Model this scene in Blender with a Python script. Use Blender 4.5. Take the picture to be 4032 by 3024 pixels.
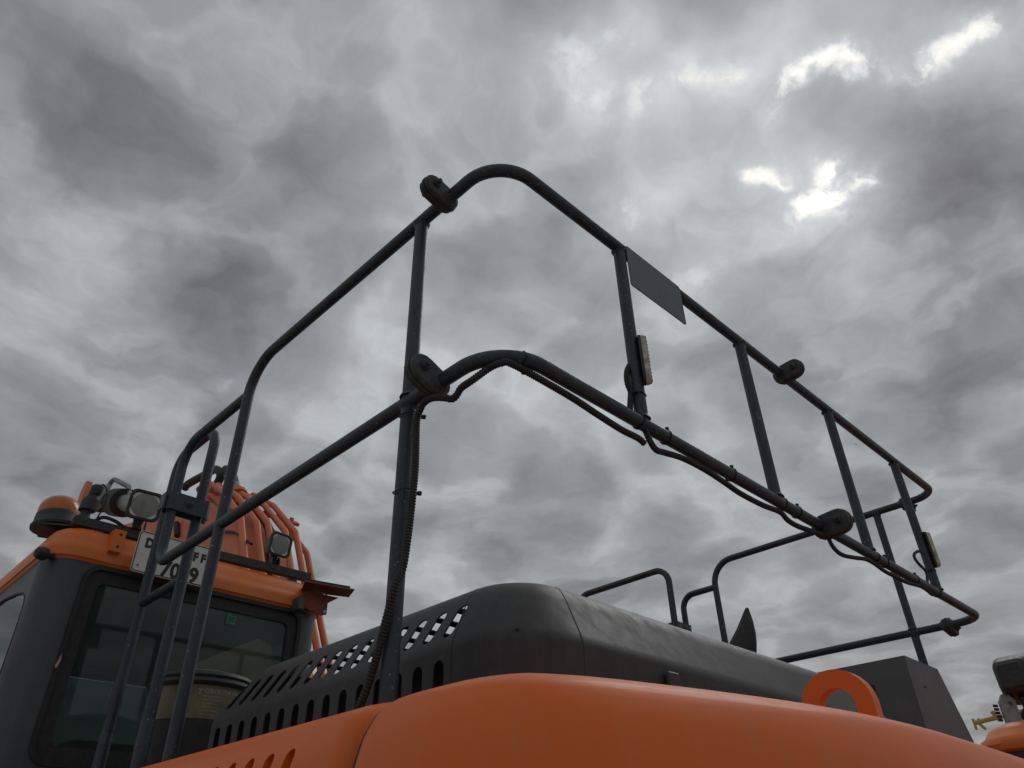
import bpy, bmesh, math, random
from mathutils import Vector, Matrix
random.seed(7)
for _o in list(bpy.data.objects): bpy.data.objects.remove(_o)
scene = bpy.context.scene
COL = scene.collection
V = Vector

# ------------------------------------------------------------------ camera
cd = bpy.data.cameras.new('camera'); cam = bpy.data.objects.new('camera', cd); COL.objects.link(cam)
cd.sensor_width = 36.0; cd.lens = 26.05; cd.clip_start = 0.05; cd.clip_end = 5000
CR = V((0.71547688, -0.69839923, -0.0182027)); CU = V((-0.38230942, -0.41319936, 0.82650214)); CF = V((0.58474981, 0.58438411, 0.5626392))
cam.matrix_world = Matrix(((CR.x, CU.x, -CF.x, 0), (CR.y, CU.y, -CF.y, 0), (CR.z, CU.z, -CF.z, 1.7), (0, 0, 0, 1)))
scene.camera = cam

# ------------------------------------------------------------------ exposure, sun, sky
scene.view_settings.view_transform = 'Standard'; scene.view_settings.look = 'None'
scene.view_settings.exposure = 0.0; scene.view_settings.gamma = 1.0
SUN = V((0.699, 0.147, 0.700)).normalized()
sun_el = math.asin(SUN.z); sun_az = math.atan2(SUN.x, SUN.y)
sd = bpy.data.lights.new('sun', 'SUN'); sd.energy = 0.5; sd.angle = math.radians(24); sd.color = (1.0, 0.985, 0.96)
sun = bpy.data.objects.new('sun', sd); COL.objects.link(sun)
sun.rotation_euler = (-SUN).to_track_quat('-Z', 'Y').to_euler()

world = bpy.data.worlds.new('World'); scene.world = world; world.use_nodes = True
nt = world.node_tree; nt.nodes.clear()
class NG:
    """tiny helper to write node graphs"""
    def __init__(s, nt): s.nt = nt; s.n = nt.nodes; s.l = nt.links
    def put(s, sock, v):
        if isinstance(v, bpy.types.NodeSocket): s.l.new(v, sock)
        else: sock.default_value = v
    def math(s, op, a, b=None, c=None, clamp=False):
        n = s.n.new('ShaderNodeMath'); n.operation = op; n.use_clamp = clamp
        s.put(n.inputs[0], a)
        if b is not None: s.put(n.inputs[1], b)
        if c is not None: s.put(n.inputs[2], c)
        return n.outputs[0]
    def vm(s, op, a, b=None, scale=None):
        n = s.n.new('ShaderNodeVectorMath'); n.operation = op
        s.put(n.inputs[0], a)
        if b is not None: s.put(n.inputs[1], b)
        if scale is not None: s.put(n.inputs['Scale'], scale)
        return n.outputs['Value'] if op in ('DOT_PRODUCT', 'LENGTH') else n.outputs[0]
    def noise(s, vec, scale, detail=4, rough=0.5, dist=0.0, lac=2.0, col=False, dims='3D'):
        n = s.n.new('ShaderNodeTexNoise'); n.noise_dimensions = dims; n.inputs['Scale'].default_value = scale; n.inputs['Detail'].default_value = detail
        n.inputs['Roughness'].default_value = rough; n.inputs['Distortion'].default_value = dist; n.inputs['Lacunarity'].default_value = lac
        if vec is not None: s.l.new(vec, n.inputs['Vector'])
        return n.outputs['Color'] if col else n.outputs['Fac']
    def ramp(s, fac, stops, interp='LINEAR'):
        n = s.n.new('ShaderNodeValToRGB'); s.l.new(fac, n.inputs[0]); cr = n.color_ramp; cr.interpolation = interp
        while len(cr.elements) < len(stops): cr.elements.new(0.5)
        for e, (p, c) in zip(cr.elements, stops):
            e.position = p; e.color = (c, c, c, 1) if isinstance(c, (int, float)) else (*c, 1)
        return n.outputs[0]
    def rng(s, v, a, b, c=0.0, d=1.0, smooth=True):
        n = s.n.new('ShaderNodeMapRange'); n.interpolation_type = 'SMOOTHSTEP' if smooth else 'LINEAR'
        s.put(n.inputs[0], v)
        for k, x in zip((1, 2, 3, 4), (a, b, c, d)): n.inputs[k].default_value = x
        return n.outputs[0]
    def mix(s, f, a, b, mode='MIX'):
        n = s.n.new('ShaderNodeMix'); n.data_type = 'RGBA'; n.blend_type = mode
        s.put(n.inputs[0], f)
        for k, x in ((6, a), (7, b)):
            s.put(n.inputs[k], x if isinstance(x, bpy.types.NodeSocket) else (*x, 1))
        return n.outputs[2]
g = NG(nt)
tc = g.n.new('ShaderNodeTexCoord'); dirv = tc.outputs['Generated']
sep = g.n.new('ShaderNodeSeparateXYZ'); g.l.new(dirv, sep.inputs[0])
zc = g.math('MAXIMUM', sep.outputs[2], 0.0)
den = g.math('ADD', zc, 0.16)
comb = g.n.new('ShaderNodeCombineXYZ')
g.l.new(g.math('DIVIDE', sep.outputs[0], den), comb.inputs[0]); g.l.new(g.math('DIVIDE', sep.outputs[1], den), comb.inputs[1]); comb.inputs[2].default_value = 3.7
plane = comb.outputs[0]                                    # the cloud deck seen as a flat layer overhead
w1 = g.vm('SCALE', g.vm('SUBTRACT', g.noise(plane, 2.2, 4, 0.6, col=True, dims='2D'), (0.5, 0.5, 0.5)), scale=0.26)
w2 = g.vm('SCALE', g.vm('SUBTRACT', g.noise(plane, 9.0, 3, 0.6, col=True, dims='2D'), (0.5, 0.5, 0.5)), scale=0.07)
pw = g.vm('ADD', g.vm('ADD', plane, w1), w2)
big = g.noise(pw, 2.0, 2, 0.5, dims='2D')
med = g.noise(pw, 7.0, 6, 0.57, dims='2D')
def puffs(scale, off):
    v = g.n.new('ShaderNodeTexVoronoi'); v.voronoi_dimensions = '2D'; v.feature = 'SMOOTH_F1' if scale < 5 else 'F1'; v.inputs['Scale'].default_value = scale
    if scale < 5: v.inputs['Smoothness'].default_value = 0.35
    g.l.new(g.vm('ADD', pw, off), v.inputs['Vector']); return v.outputs['Distance']
cell = puffs(4.3, (0.3, 1.1, 0)); cell2 = puffs(9.5, (4.3, 0.2, 0))
# shapes of the cloud breaks: soft lobes in world directions, with ragged outlines
rag = g.vm('SCALE', g.vm('SUBTRACT', g.noise(dirv, 7.0, 5, 0.62, col=True), (0.5, 0.5, 0.5)), scale=0.16)
dw = g.vm('NORMALIZE', g.vm('ADD', dirv, rag))
def lobes(items, src):
    acc = None
    for (dx, dy, dz), (rad, amp) in items:
        k = 2.0 / math.radians(rad) ** 2
        dt = g.vm('DOT_PRODUCT', src, (dx, dy, dz))
        e = g.math('MULTIPLY', g.math('EXPONENT', g.math('MULTIPLY', g.math('SUBTRACT', dt, 1.0), k)), amp)
        acc = e if acc is None else g.math('ADD', acc, e)
    return acc
soft_dirs = [(0.445, 0.294, 0.846), (0.543, 0.219, 0.810), (0.592, 0.381, 0.710), (0.617, 0.439, 0.653), (0.191, 0.764, 0.617), (0.157, 0.651, 0.742), (0.527, 0.580, 0.621), (0.372, 0.388, 0.843), (0.325, 0.637, 0.699), (0.038, 0.822, 0.569), (0.629, 0.266, 0.731), (0.612, 0.075, 0.787), (0.672, -0.005, 0.740), (0.707, 0.163, 0.688), (0.380, 0.738, 0.558), (0.580, 0.322, 0.748), (-0.018, 0.652, 0.758), (0.559, 0.294, 0.775), (0.703, 0.050, 0.709), (0.784, 0.144, 0.604), (0.415, 0.435, 0.799), (0.212, 0.789, 0.576), (0.201, 0.687, 0.698), (0.041, 0.728, 0.685), (0.635, 0.141, 0.759), (0.377, 0.305, 0.874), (0.290, 0.751, 0.593), (0.800, 0.039, 0.599), (0.488, 0.263, 0.832), (0.796, 0.226, 0.561)]
soft_amp = [(5,.8),(5,.8),(5,.3),(4,.28),(5,.25),(6,.22),(5,.35),(5,.25),(5,.2),(4,.2),(4,.22),(6,.85),(5,.9),(5.5,1.35),(6,.2),(4,.2),
  (11,-.42),(6,-.6),(7,-.8),(9,-.45),(6,-.32),(5,-.3),(7,-.22),(8,-.1),(5,-.5),(6,-.3),(6,-.2),(7,-.3),(2.5,-.35),(6,-.12)]
soft = lobes(list(zip(soft_dirs, soft_amp)), dw)
gap_paths = [
    ([(0.620, 0.170, 0.766), (0.609, 0.148, 0.779), (0.609, 0.118, 0.785), (0.616, 0.086, 0.783), (0.635, 0.065, 0.770)], 0.85, 0.85),
    ([(0.654, 0.042, 0.755), (0.667, 0.030, 0.744), (0.667, -0.010, 0.745), (0.675, -0.056, 0.736)], 0.85, 0.8),
    ([(0.690, 0.142, 0.710), (0.714, 0.157, 0.683), (0.711, 0.196, 0.675)], 1.15, 1.35),
    ([(0.717, 0.113, 0.688), (0.704, 0.141, 0.696)], 1.0, 1.0),
    ([(0.656, 0.221, 0.722), (0.672, 0.201, 0.713)], 0.9, 0.75),
    ([(0.731, 0.173, 0.660), (0.710, 0.220, 0.669)], 0.8, 0.45),
    ([(0.425, 0.322, 0.846), (0.457, 0.317, 0.831), (0.479, 0.328, 0.814)], 1.5, 0.38),
    ([(0.443, 0.284, 0.850), (0.457, 0.264, 0.849)], 1.4, 0.3),
    ([(0.517, 0.283, 0.808), (0.527, 0.233, 0.817), (0.545, 0.202, 0.814), (0.576, 0.176, 0.798)], 1.3, 0.4),
    ([(0.587, 0.394, 0.707), (0.584, 0.374, 0.721)], 1.5, 0.35),
    ([(0.679, 0.339, 0.651), (0.689, 0.329, 0.646)], 1.4, 0.3),
]
rag2 = g.vm('SCALE', g.vm('SUBTRACT', g.noise(dirv, 12.0, 5, 0.6, col=True), (0.5, 0.5, 0.5)), scale=0.085)
dw2 = g.vm('NORMALIZE', g.vm('ADD', dirv, rag2))
gaps = None
for pts_, rad_, amp_ in gap_paths:                          # long thin breaks: distance from short arcs of sky
    for a_, b_ in zip(pts_, pts_[1:]):
        a_, b_ = V(a_), V(b_); ab = b_ - a_; L2 = ab.dot(ab)
        t_ = g.math('ADD', g.vm('DOT_PRODUCT', dw2, tuple(ab / L2)), -a_.dot(ab) / L2, clamp=True)
        dv = g.vm('SUBTRACT', g.vm('SUBTRACT', dw2, tuple(a_)), g.vm('SCALE', tuple(ab), scale=t_))
        e_ = g.math('MULTIPLY', g.math('EXPONENT', g.math('MULTIPLY', g.vm('DOT_PRODUCT', dv, dv), -1.0 / math.radians(rad_) ** 2)), amp_)
        gaps = e_ if gaps is None else g.math('MAXIMUM', gaps, e_)
halo = g.math('POWER', gaps, 0.30)
gn = g.noise(g.vm('ADD', dirv, g.vm('SCALE', rag2, scale=1.2)), 20.0, 5, 0.56)
gaps = g.math('MULTIPLY', gaps, g.rng(gn, 0.34, 0.62, 0.22, 1.3))
base = g.ramp(zc, [(0.0, 0.225), (0.12, 0.265), (0.35, 0.305), (0.62, 0.335), (1.0, 0.345)])
rim = g.rng(cell, 0.16, 0.62)
tex = g.math('ADD', g.math('ADD', g.math('MULTIPLY', g.math('SUBTRACT', big, 0.5), 0.75), g.math('MULTIPLY', g.math('SUBTRACT', med, 0.5), 0.62)), g.math('ADD', g.math('MULTIPLY', g.math('SUBTRACT', rim, 0.42), 0.32), g.math('MULTIPLY', g.math('MULTIPLY', g.math('SUBTRACT', g.rng(cell2, 0.15, 0.65), 0.45), rim), 0.16)))
fleck = g.rng(g.math('MULTIPLY', rim, g.noise(g.vm('ADD', pw, (7.7, 3.1, 0)), 8.5, 5, 0.6, dims='2D')), 0.34, 0.72)
tex = g.math('ADD', tex, g.math('MULTIPLY', fleck, 0.24))
amt = g.rng(zc, 0.02, 0.45, 0.68, 1.0, smooth=False)
lum = g.math('MULTIPLY', base, g.math('MAXIMUM', g.math('ADD', 1.0, g.math('ADD', g.math('MULTIPLY', tex, amt), g.math('MULTIPLY', soft, 0.62))), 0.4))
glow = g.math('ADD', g.math('ADD', g.math('MULTIPLY', halo, 0.11), g.math('MULTIPLY', g.rng(gaps, 0.0, 0.8), 0.16)), g.math('MULTIPLY', g.rng(gaps, 0.12, 1.35), 0.36))
hot = g.math('MULTIPLY', g.rng(gaps, 0.9, 1.5), 0.40)
lum = g.math('ADD', lum, g.math('ADD', glow, hot))
tint = g.mix(g.rng(lum, 0.16, 0.36), (0.958, 0.98, 1.055), (0.955, 1.0, 1.03))
tint = g.mix(g.rng(zc, 0.05, 0.4), (1.0, 0.995, 0.985), tint)
tint = g.mix(g.rng(lum, 0.6, 1.0), tint, (1.0, 0.985, 0.93))
cloudc = g.vm('SCALE', tint, scale=lum)
bg = g.n.new('ShaderNodeBackground'); g.l.new(cloudc, bg.inputs[0]); bg.inputs[1].default_value = 1.0
skyt = g.n.new('ShaderNodeTexSky'); skyt.sky_type = 'NISHITA'; skyt.sun_disc = False
skyt.sun_elevation = sun_el; skyt.sun_rotation = sun_az; skyt.dust_density = 1.0
bgs = g.n.new('ShaderNodeBackground'); g.l.new(skyt.outputs[0], bgs.inputs[0]); bgs.inputs[1].default_value = 0.06
ms = g.n.new('ShaderNodeMixShader'); ms.inputs[0].default_value = 0.95
g.l.new(bgs.outputs[0], ms.inputs[1]); g.l.new(bg.outputs[0], ms.inputs[2])
wo = g.n.new('ShaderNodeOutputWorld'); g.l.new(ms.outputs[0], wo.inputs[0])

# ------------------------------------------------------------------ materials
def material(name, color, rough=0.5, metal=0.0, spec=0.5, coat=0.0, var=0.12, vscale=3.0, dust=None, dust_amt=0.0, streak=0.0, bump=0.0, bscale=120.0, chips=None):
    m = bpy.data.materials.new(name); m.use_nodes = True; nt = m.node_tree; b = nt.nodes['Principled BSDF']; q = NG(nt)
    t = q.n.new('ShaderNodeTexCoord').outputs['Object']
    n1 = q.noise(t, vscale, 5, 0.6)
    dark = tuple(c * (1 - var) for c in color); light = tuple(min(1, c * (1 + var)) for c in color)
    col = q.mix(q.rng(n1, 0.3, 0.7), dark, light)
    r = q.math('ADD', rough - 0.08, q.math('MULTIPLY', q.noise(t, vscale * 6, 4, 0.6), 0.16))
    if dust:
        n2 = q.noise(t, vscale * 2.3, 8, 0.68)
        if streak:
            mp = q.n.new('ShaderNodeMapping'); q.l.new(t, mp.inputs[0]); mp.inputs['Scale'].default_value = (26, 26, 1.6)
            n3 = q.noise(mp.outputs[0], 1.0, 4, 0.6)
            n2 = q.math('ADD', q.math('MULTIPLY', n2, 1 - streak), q.math('MULTIPLY', n3, streak))
        f = q.math('MULTIPLY', q.rng(n2, 0.42, 0.72), dust_amt)
        col = q.mix(f, col, dust); r = q.math('ADD', r, q.math('MULTIPLY', f, 0.4))
    if chips:
        f = q.rng(q.noise(t, 95, 2, 0.5), 0.66, 0.72); col = q.mix(f, col, chips)
    q.l.new(col, b.inputs['Base Color']); q.l.new(r, b.inputs['Roughness'])
    b.inputs['Metallic'].default_value = metal; b.inputs['Specular IOR Level'].default_value = spec; b.inputs['Coat Weight'].default_value = coat; b.inputs['Coat Roughness'].default_value = 0.12
    if bump:
        bn = q.n.new('ShaderNodeBump'); bn.inputs['Strength'].default_value = bump; bn.inputs['Distance'].default_value = 0.002
        q.l.new(q.noise(t, bscale, 3, 0.6), bn.inputs['Height']); q.l.new(bn.outputs[0], b.inputs['Normal'])
    return m
ORANGE = (0.76, 0.142, 0.016)
M = {}
M['orange'] = material('orange_paint', ORANGE, 0.46, spec=0.28, coat=0.07, var=0.05, vscale=1.5, dust=(0.45, 0.27, 0.17), dust_amt=0.22, streak=0.5, bump=0.12, bscale=60)
M['roof'] = material('orange_cab_roof_paint', (0.68, 0.16, 0.026), 0.46, spec=0.3, coat=0.05, var=0.07, vscale=4, dust=(0.42, 0.30, 0.22), dust_amt=0.35, streak=0.4)
M['boom'] = material('faded_orange_boom_paint', (0.60, 0.155, 0.06), 0.5, spec=0.35, var=0.1, vscale=3, dust=(0.42, 0.27, 0.2), dust_amt=0.45)
M['maroon'] = material('weathered_red_bracket', (0.26, 0.055, 0.03), 0.6, var=0.2, vscale=14, dust=(0.2, 0.12, 0.09), dust_amt=0.5)
M['rail'] = material('dark_rail_paint', (0.024, 0.033, 0.047), 0.46, spec=0.45, var=0.18, vscale=7, dust=(0.085, 0.095, 0.105), dust_amt=0.2, bump=0.35, bscale=90, chips=(0.15, 0.155, 0.16))
M['sign'] = material('smooth_grey_plate', (0.072, 0.092, 0.118), 0.5, spec=0.4, var=0.05, vscale=3)
M['clamp'] = material('cast_clamp_metal', (0.045, 0.05, 0.056), 0.6, spec=0.35, var=0.3, vscale=22, dust=(0.12, 0.115, 0.105), dust_amt=0.6, bump=1.0, bscale=70)
M['hood'] = material('dark_grey_hood_paint', (0.046, 0.046, 0.048), 0.50, spec=0.22, coat=0.0, var=0.14, vscale=5, dust=(0.13, 0.126, 0.12), dust_amt=0.34, streak=0.62, bump=0.12, bscale=160)
M['cab'] = material('dark_cab_paint', (0.052, 0.054, 0.060), 0.45, spec=0.5, var=0.15, vscale=3, dust=(0.13, 0.13, 0.125), dust_amt=0.4, streak=0.6)
M['box'] = material('grey_box_paint', (0.105, 0.107, 0.113), 0.55, spec=0.4, var=0.07, vscale=4, dust=(0.2, 0.19, 0.17), dust_amt=0.25)
M['black'] = material('black_plastic', (0.022, 0.023, 0.025), 0.55, var=0.2, vscale=20, dust=(0.10, 0.095, 0.085), dust_amt=0.35)
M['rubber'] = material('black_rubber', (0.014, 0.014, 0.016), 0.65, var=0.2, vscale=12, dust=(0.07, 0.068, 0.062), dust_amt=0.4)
M['bay'] = material('engine_bay_black', (0.012, 0.012, 0.012), 0.8, var=0.3, vscale=9)
M['chrome'] = material('polished_rod', (0.75, 0.76, 0.78), 0.12, metal=1.0, var=0.03)
M['steel'] = material('dull_steel', (0.25, 0.25, 0.25), 0.45, metal=0.8, var=0.2, vscale=15)
M['tan'] = material('tan_bowl_plastic', (0.155, 0.118, 0.07), 0.5, var=0.2, vscale=11, dust=(0.06, 0.05, 0.035), dust_amt=0.5)
M['brown'] = material('plain_brown', (0.48, 0.30, 0.21), 0.7, var=0.1, vscale=5)
M['liner'] = material('cab_headliner', (0.12, 0.13, 0.13), 0.8, var=0.08)
M['plate'] = material('white_plate_enamel', (0.62, 0.62, 0.58), 0.4, var=0.04, vscale=8, dust=(0.35, 0.32, 0.26), dust_amt=0.3)
M['ink'] = material('black_lettering', (0.012, 0.012, 0.014), 0.5, var=0.1)
M['white'] = material('white_lettering', (0.42, 0.42, 0.39), 0.6, var=0.1)
M['pale'] = material('pale_plastic', (0.62, 0.64, 0.58), 0.6, var=0.05)
M['green'] = material('green_sticker', (0.015, 0.10, 0.06), 0.5, var=0.15, vscale=40)
M['sticker_line'] = material('pale_green_print', (0.07, 0.24, 0.16), 0.5, var=0.1)
M['sand'] = material('sandy_yard', (0.34, 0.31, 0.27), 0.95, spec=0.2, var=0.15, vscale=0.4, dust=(0.42, 0.38, 0.32), dust_amt=0.5)
M['yellow'] = material('yellow_crane_paint', (0.42, 0.27, 0.06), 0.5, var=0.15, vscale=1.5, dust=(0.3, 0.22, 0.12), dust_amt=0.4)
M['grey_bird'] = material('hazed_bird_grey', (0.16, 0.16, 0.17), 0.9, var=0.1)  # distance haze is mixed into this grey
def lamp_glass(name, color, rough, trans, var=0.25, vs=60):
    m = material(name, color, rough, var=var, vscale=vs, spec=0.7); b = m.node_tree.nodes['Principled BSDF']; b.inputs['Transmission Weight'].default_value = trans; b.inputs['IOR'].default_value = 1.45; return m
M['lens'] = lamp_glass('dusty_lamp_lens', (0.25, 0.26, 0.24), 0.14, 0.15, 0.10, 14)
M['reflector'] = material('lamp_reflector', (0.62, 0.62, 0.57), 0.3, var=0.1, vscale=30)
M['amber'] = lamp_glass('amber_dome', (0.60, 0.16, 0.02), 0.22, 0.35, 0.12, 30)
M['marker'] = lamp_glass('ribbed_marker_lens', (0.42, 0.38, 0.33), 0.25, 0.1, 0.45, 45)
def pane_glass(name, tintc, haze):
    m = bpy.data.materials.new(name); m.use_nodes = True; nt = m.node_tree; nt.nodes.clear(); q = NG(nt)
    tr = q.n.new('ShaderNodeBsdfTransparent'); tr.inputs[0].default_value = (*tintc, 1)
    gl = q.n.new('ShaderNodeBsdfGlossy'); gl.inputs['Roughness'].default_value = 0.03; gl.inputs[0].default_value = (0.8, 0.85, 0.85, 1)
    df = q.n.new('ShaderNodeBsdfDiffuse'); df.inputs[0].default_value = (0.15, 0.185, 0.18, 1)
    fr = q.n.new('ShaderNodeFresnel'); fr.inputs[0].default_value = 1.4
    a = q.n.new('ShaderNodeMixShader'); q.l.new(fr.outputs[0], a.inputs[0]); q.l.new(tr.outputs[0], a.inputs[1]); q.l.new(gl.outputs[0], a.inputs[2])
    t = q.n.new('ShaderNodeTexCoord').outputs['Object']
    b = q.n.new('ShaderNodeMixShader'); q.l.new(q.math('MULTIPLY', q.rng(q.noise(t, 9, 6, 0.65), 0.3, 0.8, 0.55, 1.0), haze), b.inputs[0]); q.l.new(a.outputs[0], b.inputs[1]); q.l.new(df.outputs[0], b.inputs[2])
    o = q.n.new('ShaderNodeOutputMaterial'); q.l.new(b.outputs[0], o.inputs[0]); return m
M['glass'] = pane_glass('tinted_cab_glass', (0.82, 0.90, 0.87), 0.17)
M['dark_glass'] = pane_glass('deep_tinted_cab_glass', (0.20, 0.25, 0.24), 0.15)

# ------------------------------------------------------------------ object helpers
def thing(name, label, cat, loc=(0, 0, 0), group=None):
    o = bpy.data.objects.new(name, None); COL.objects.link(o); o.location = loc; o.empty_display_size = 0.2
    o['label'] = label; o['category'] = cat
    if group: o['group'] = group
    bpy.context.view_layer.update()
    return o
def link(name, me, mat, parent=None, label=None, smooth=35):
    o = bpy.data.objects.new(name, me); COL.objects.link(o)
    if mat is not None:
        me.materials.clear(); me.materials.append(M[mat])
    if smooth:
        me.polygons.foreach_set('use_smooth', [True] * len(me.polygons)); me.set_sharp_from_angle(angle=math.radians(smooth))
    if parent is not None:
        o.parent = parent
        root = parent if parent.parent is None else parent.parent
        if parent.parent is None: o.location = -root.location
    if label: o['label'] = label
    return o
def fin(bm, name, mat, parent=None, label=None, smooth=35, recalc=True):
    if recalc: bmesh.ops.recalc_face_normals(bm, faces=bm.faces)
    me = bpy.data.meshes.new(name); bm.to_mesh(me); bm.free()
    return link(name, me, mat, parent, label, smooth)
def rounded(pts, radii, seg=7):
    """polyline with its inner corners turned into arcs"""
    pts = [V(p) for p in pts]; out = [pts[0]]
    if not isinstance(radii, (list, tuple)): radii = [radii] * (len(pts) - 2)
    for i in range(1, len(pts) - 1):
        p, a, b = pts[i], pts[i - 1], pts[i + 1]
        u = (a - p).normalized(); w = (b - p).normalized(); ang = u.angle(w)
        if ang > 3.1 or radii[i - 1] <= 0: out.append(p); continue
        d = min(radii[i - 1] / math.tan(ang / 2), (a - p).length * 0.49, (b - p).length * 0.49); r = d * math.tan(ang / 2)
        c = p + (u + w).normalized() * (r / math.sin(ang / 2)); s = p + u * d - c; e = p + w * d - c
        tot = s.angle(e)
        for k in range(seg + 1):
            t = k / seg; out.append(c + (s * math.sin((1 - t) * tot) + e * math.sin(t * tot)) / math.sin(tot))
    out.append(pts[-1]); return out
def spline(pts, n=8):
    pts = [V(p) for p in pts]; P = [pts[0] * 2 - pts[1]] + pts + [pts[-1] * 2 - pts[-2]]; out = []
    for i in range(1, len(P) - 2):
        for k in range(n):
            t = k / n; a, b, c, d = P[i - 1], P[i], P[i + 1], P[i + 2]
            out.append(0.5 * ((2 * b) + (c - a) * t + (2 * a - 5 * b + 4 * c - d) * t * t + (3 * b - a - 3 * c + d) * t ** 3))
    out.append(pts[-1]); return out
def add_tube(bm, pts, r, n=16, caps=True):
    pts = [V(p) for p in pts]; rings = []
    t0 = (pts[1] - pts[0]).normalized(); nrm = t0.orthogonal().normalized(); prev = t0
    for i, p in enumerate(pts):
        t = ((pts[min(i + 1, len(pts) - 1)] - p).normalized() + (p - pts[max(i - 1, 0)]).normalized()).normalized()
        nrm = (prev.rotation_difference(t) @ nrm); nrm = (nrm - t * nrm.dot(t)).normalized(); prev = t
        bn = t.cross(nrm); rr = r[i] if isinstance(r, (list, tuple)) else r
        rings.append([bm.verts.new(p + (nrm * math.cos(2 * math.pi * k / n) + bn * math.sin(2 * math.pi * k / n)) * rr) for k in range(n)])
    for a, b in zip(rings, rings[1:]):
        for k in range(n): bm.faces.new((a[k], a[(k + 1) % n], b[(k + 1) % n], b[k]))
    if caps: bm.faces.new(rings[0][::-1]); bm.faces.new(rings[-1])
def tube(name, pts, r, mat, parent=None, n=16, label=None, smooth=50):
    bm = bmesh.new(); add_tube(bm, pts, r, n); return fin(bm, name, mat, parent, label, smooth)
def conduit(name, pts, r, parent, pitch=0.0062, n=10, mat='rubber'):
    """corrugated hose along a curve"""
    P = spline(pts, 14); L = [0]
    for a, b in zip(P, P[1:]): L.append(L[-1] + (b - a).length)
    N = max(8, int(L[-1] / pitch)) * 2; out = []; rr = []; j = 0
    for i in range(N + 1):
        s = L[-1] * i / N
        while j < len(L) - 2 and L[j + 1] < s: j += 1
        f = (s - L[j]) / max(1e-9, L[j + 1] - L[j]); out.append(P[j].lerp(P[j + 1], f)); rr.append(r * (1.0 if i % 2 else 0.84))
    bm = bmesh.new(); add_tube(bm, out, rr, n); return fin(bm, name, mat, parent, None, 20)
def frame(axis, up=None):
    z = V(axis).normalized(); x = V(up) if up is not None else z.orthogonal()
    x = (x - z * x.dot(z)).normalized(); y = z.cross(x)
    return x, y, z
def add_prism(bm, poly, o, x, y, z, d0, d1, bev=0.0):
    """2D polygon (in axes x, y) pushed along z between d0 and d1"""
    o = V(o)
    if bev:
        cx = sum(p[0] for p in poly) / len(poly); cy = sum(p[1] for p in poly) / len(poly)
        ins = [(p[0] + (cx - p[0]) * bev / max(1e-6, math.hypot(p[0] - cx, p[1] - cy)), p[1] + (cy - p[1]) * bev / max(1e-6, math.hypot(p[0] - cx, p[1] - cy))) for p in poly]
        lay = [(ins, d0), (poly, d0 + bev * (1 if d1 > d0 else -1)), (poly, d1 - bev * (1 if d1 > d0 else -1)), (ins, d1)]
    else: lay = [(poly, d0), (poly, d1)]
    R = [[bm.verts.new(o + x * a + y * b + z * d) for a, b in pl] for pl, d in lay]; n = len(poly)
    for A, B in zip(R, R[1:]):
        for k in range(n): bm.faces.new((A[k], A[(k + 1) % n], B[(k + 1) % n], B[k]))
    bm.faces.new(R[0][::-1]); bm.faces.new(R[-1])
X, Y, Z = V((1, 0, 0)), V((0, 1, 0)), V((0, 0, 1))
def add_box(bm, a, b, bev=0.0):
    c = (V(a) + V(b)) / 2; h = [abs(b[i] - a[i]) / 2 for i in range(3)]
    add_prism(bm, [(-h[0], -h[1]), (h[0], -h[1]), (h[0], h[1]), (-h[0], h[1])], c, X, Y, Z, -h[2], h[2], bev)
def box(name, a, b, mat, parent=None, bev=0.0, label=None):
    bm = bmesh.new(); add_box(bm, a, b, bev); return fin(bm, name, mat, parent, label, 25)
def rrect(w, h, r, seg=5):
    out = []
    for cx, cy, a0 in ((w / 2 - r, h / 2 - r, 0), (-w / 2 + r, h / 2 - r, 90), (-w / 2 + r, -h / 2 + r, 180), (w / 2 - r, -h / 2 + r, 270)):
        for k in range(seg + 1):
            a = math.radians(a0 + 90 * k / seg); out.append((cx + r * math.cos(a), cy + r * math.sin(a)))
    return out
def circle(r, n=20, sx=1.0): return [(r * sx * math.cos(2 * math.pi * k / n), r * math.sin(2 * math.pi * k / n)) for k in range(n)]
def stadium(l, r, n=8):
    """oval of half length l + r along x"""
    return [(l + r * math.cos(a), r * math.sin(a)) for a in [math.pi * (k / n - 0.5) for k in range(n + 1)]] + [(-l + r * math.cos(a), r * math.sin(a)) for a in [math.pi * (k / n + 0.5) for k in range(n + 1)]]
def lathe(name, prof, o, axis, mat, parent=None, n=28, label=None, smooth=40):
    x, y, z = frame(axis); bm = bmesh.new(); R = []
    for r, h in prof: R.append([bm.verts.new(V(o) + (x * math.cos(2 * math.pi * k / n) + y * math.sin(2 * math.pi * k / n)) * max(r, 1e-4) + z * h) for k in range(n)])
    for a, b in zip(R, R[1:]):
        for k in range(n): bm.faces.new((a[k], a[(k + 1) % n], b[(k + 1) % n], b[k]))
    bm.faces.new(R[0][::-1]); bm.faces.new(R[-1]); return fin(bm, name, mat, parent, label, smooth)
def loft(bm, rings, cap=True):
    R = [[bm.verts.new(p) for p in r] for r in rings]; n = len(R[0])
    for a, b in zip(R, R[1:]):
        for k in range(n): bm.faces.new((a[k], a[(k + 1) % n], b[(k + 1) % n], b[k]))
    if cap: bm.faces.new(R[0][::-1]); bm.faces.new(R[-1])
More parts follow.
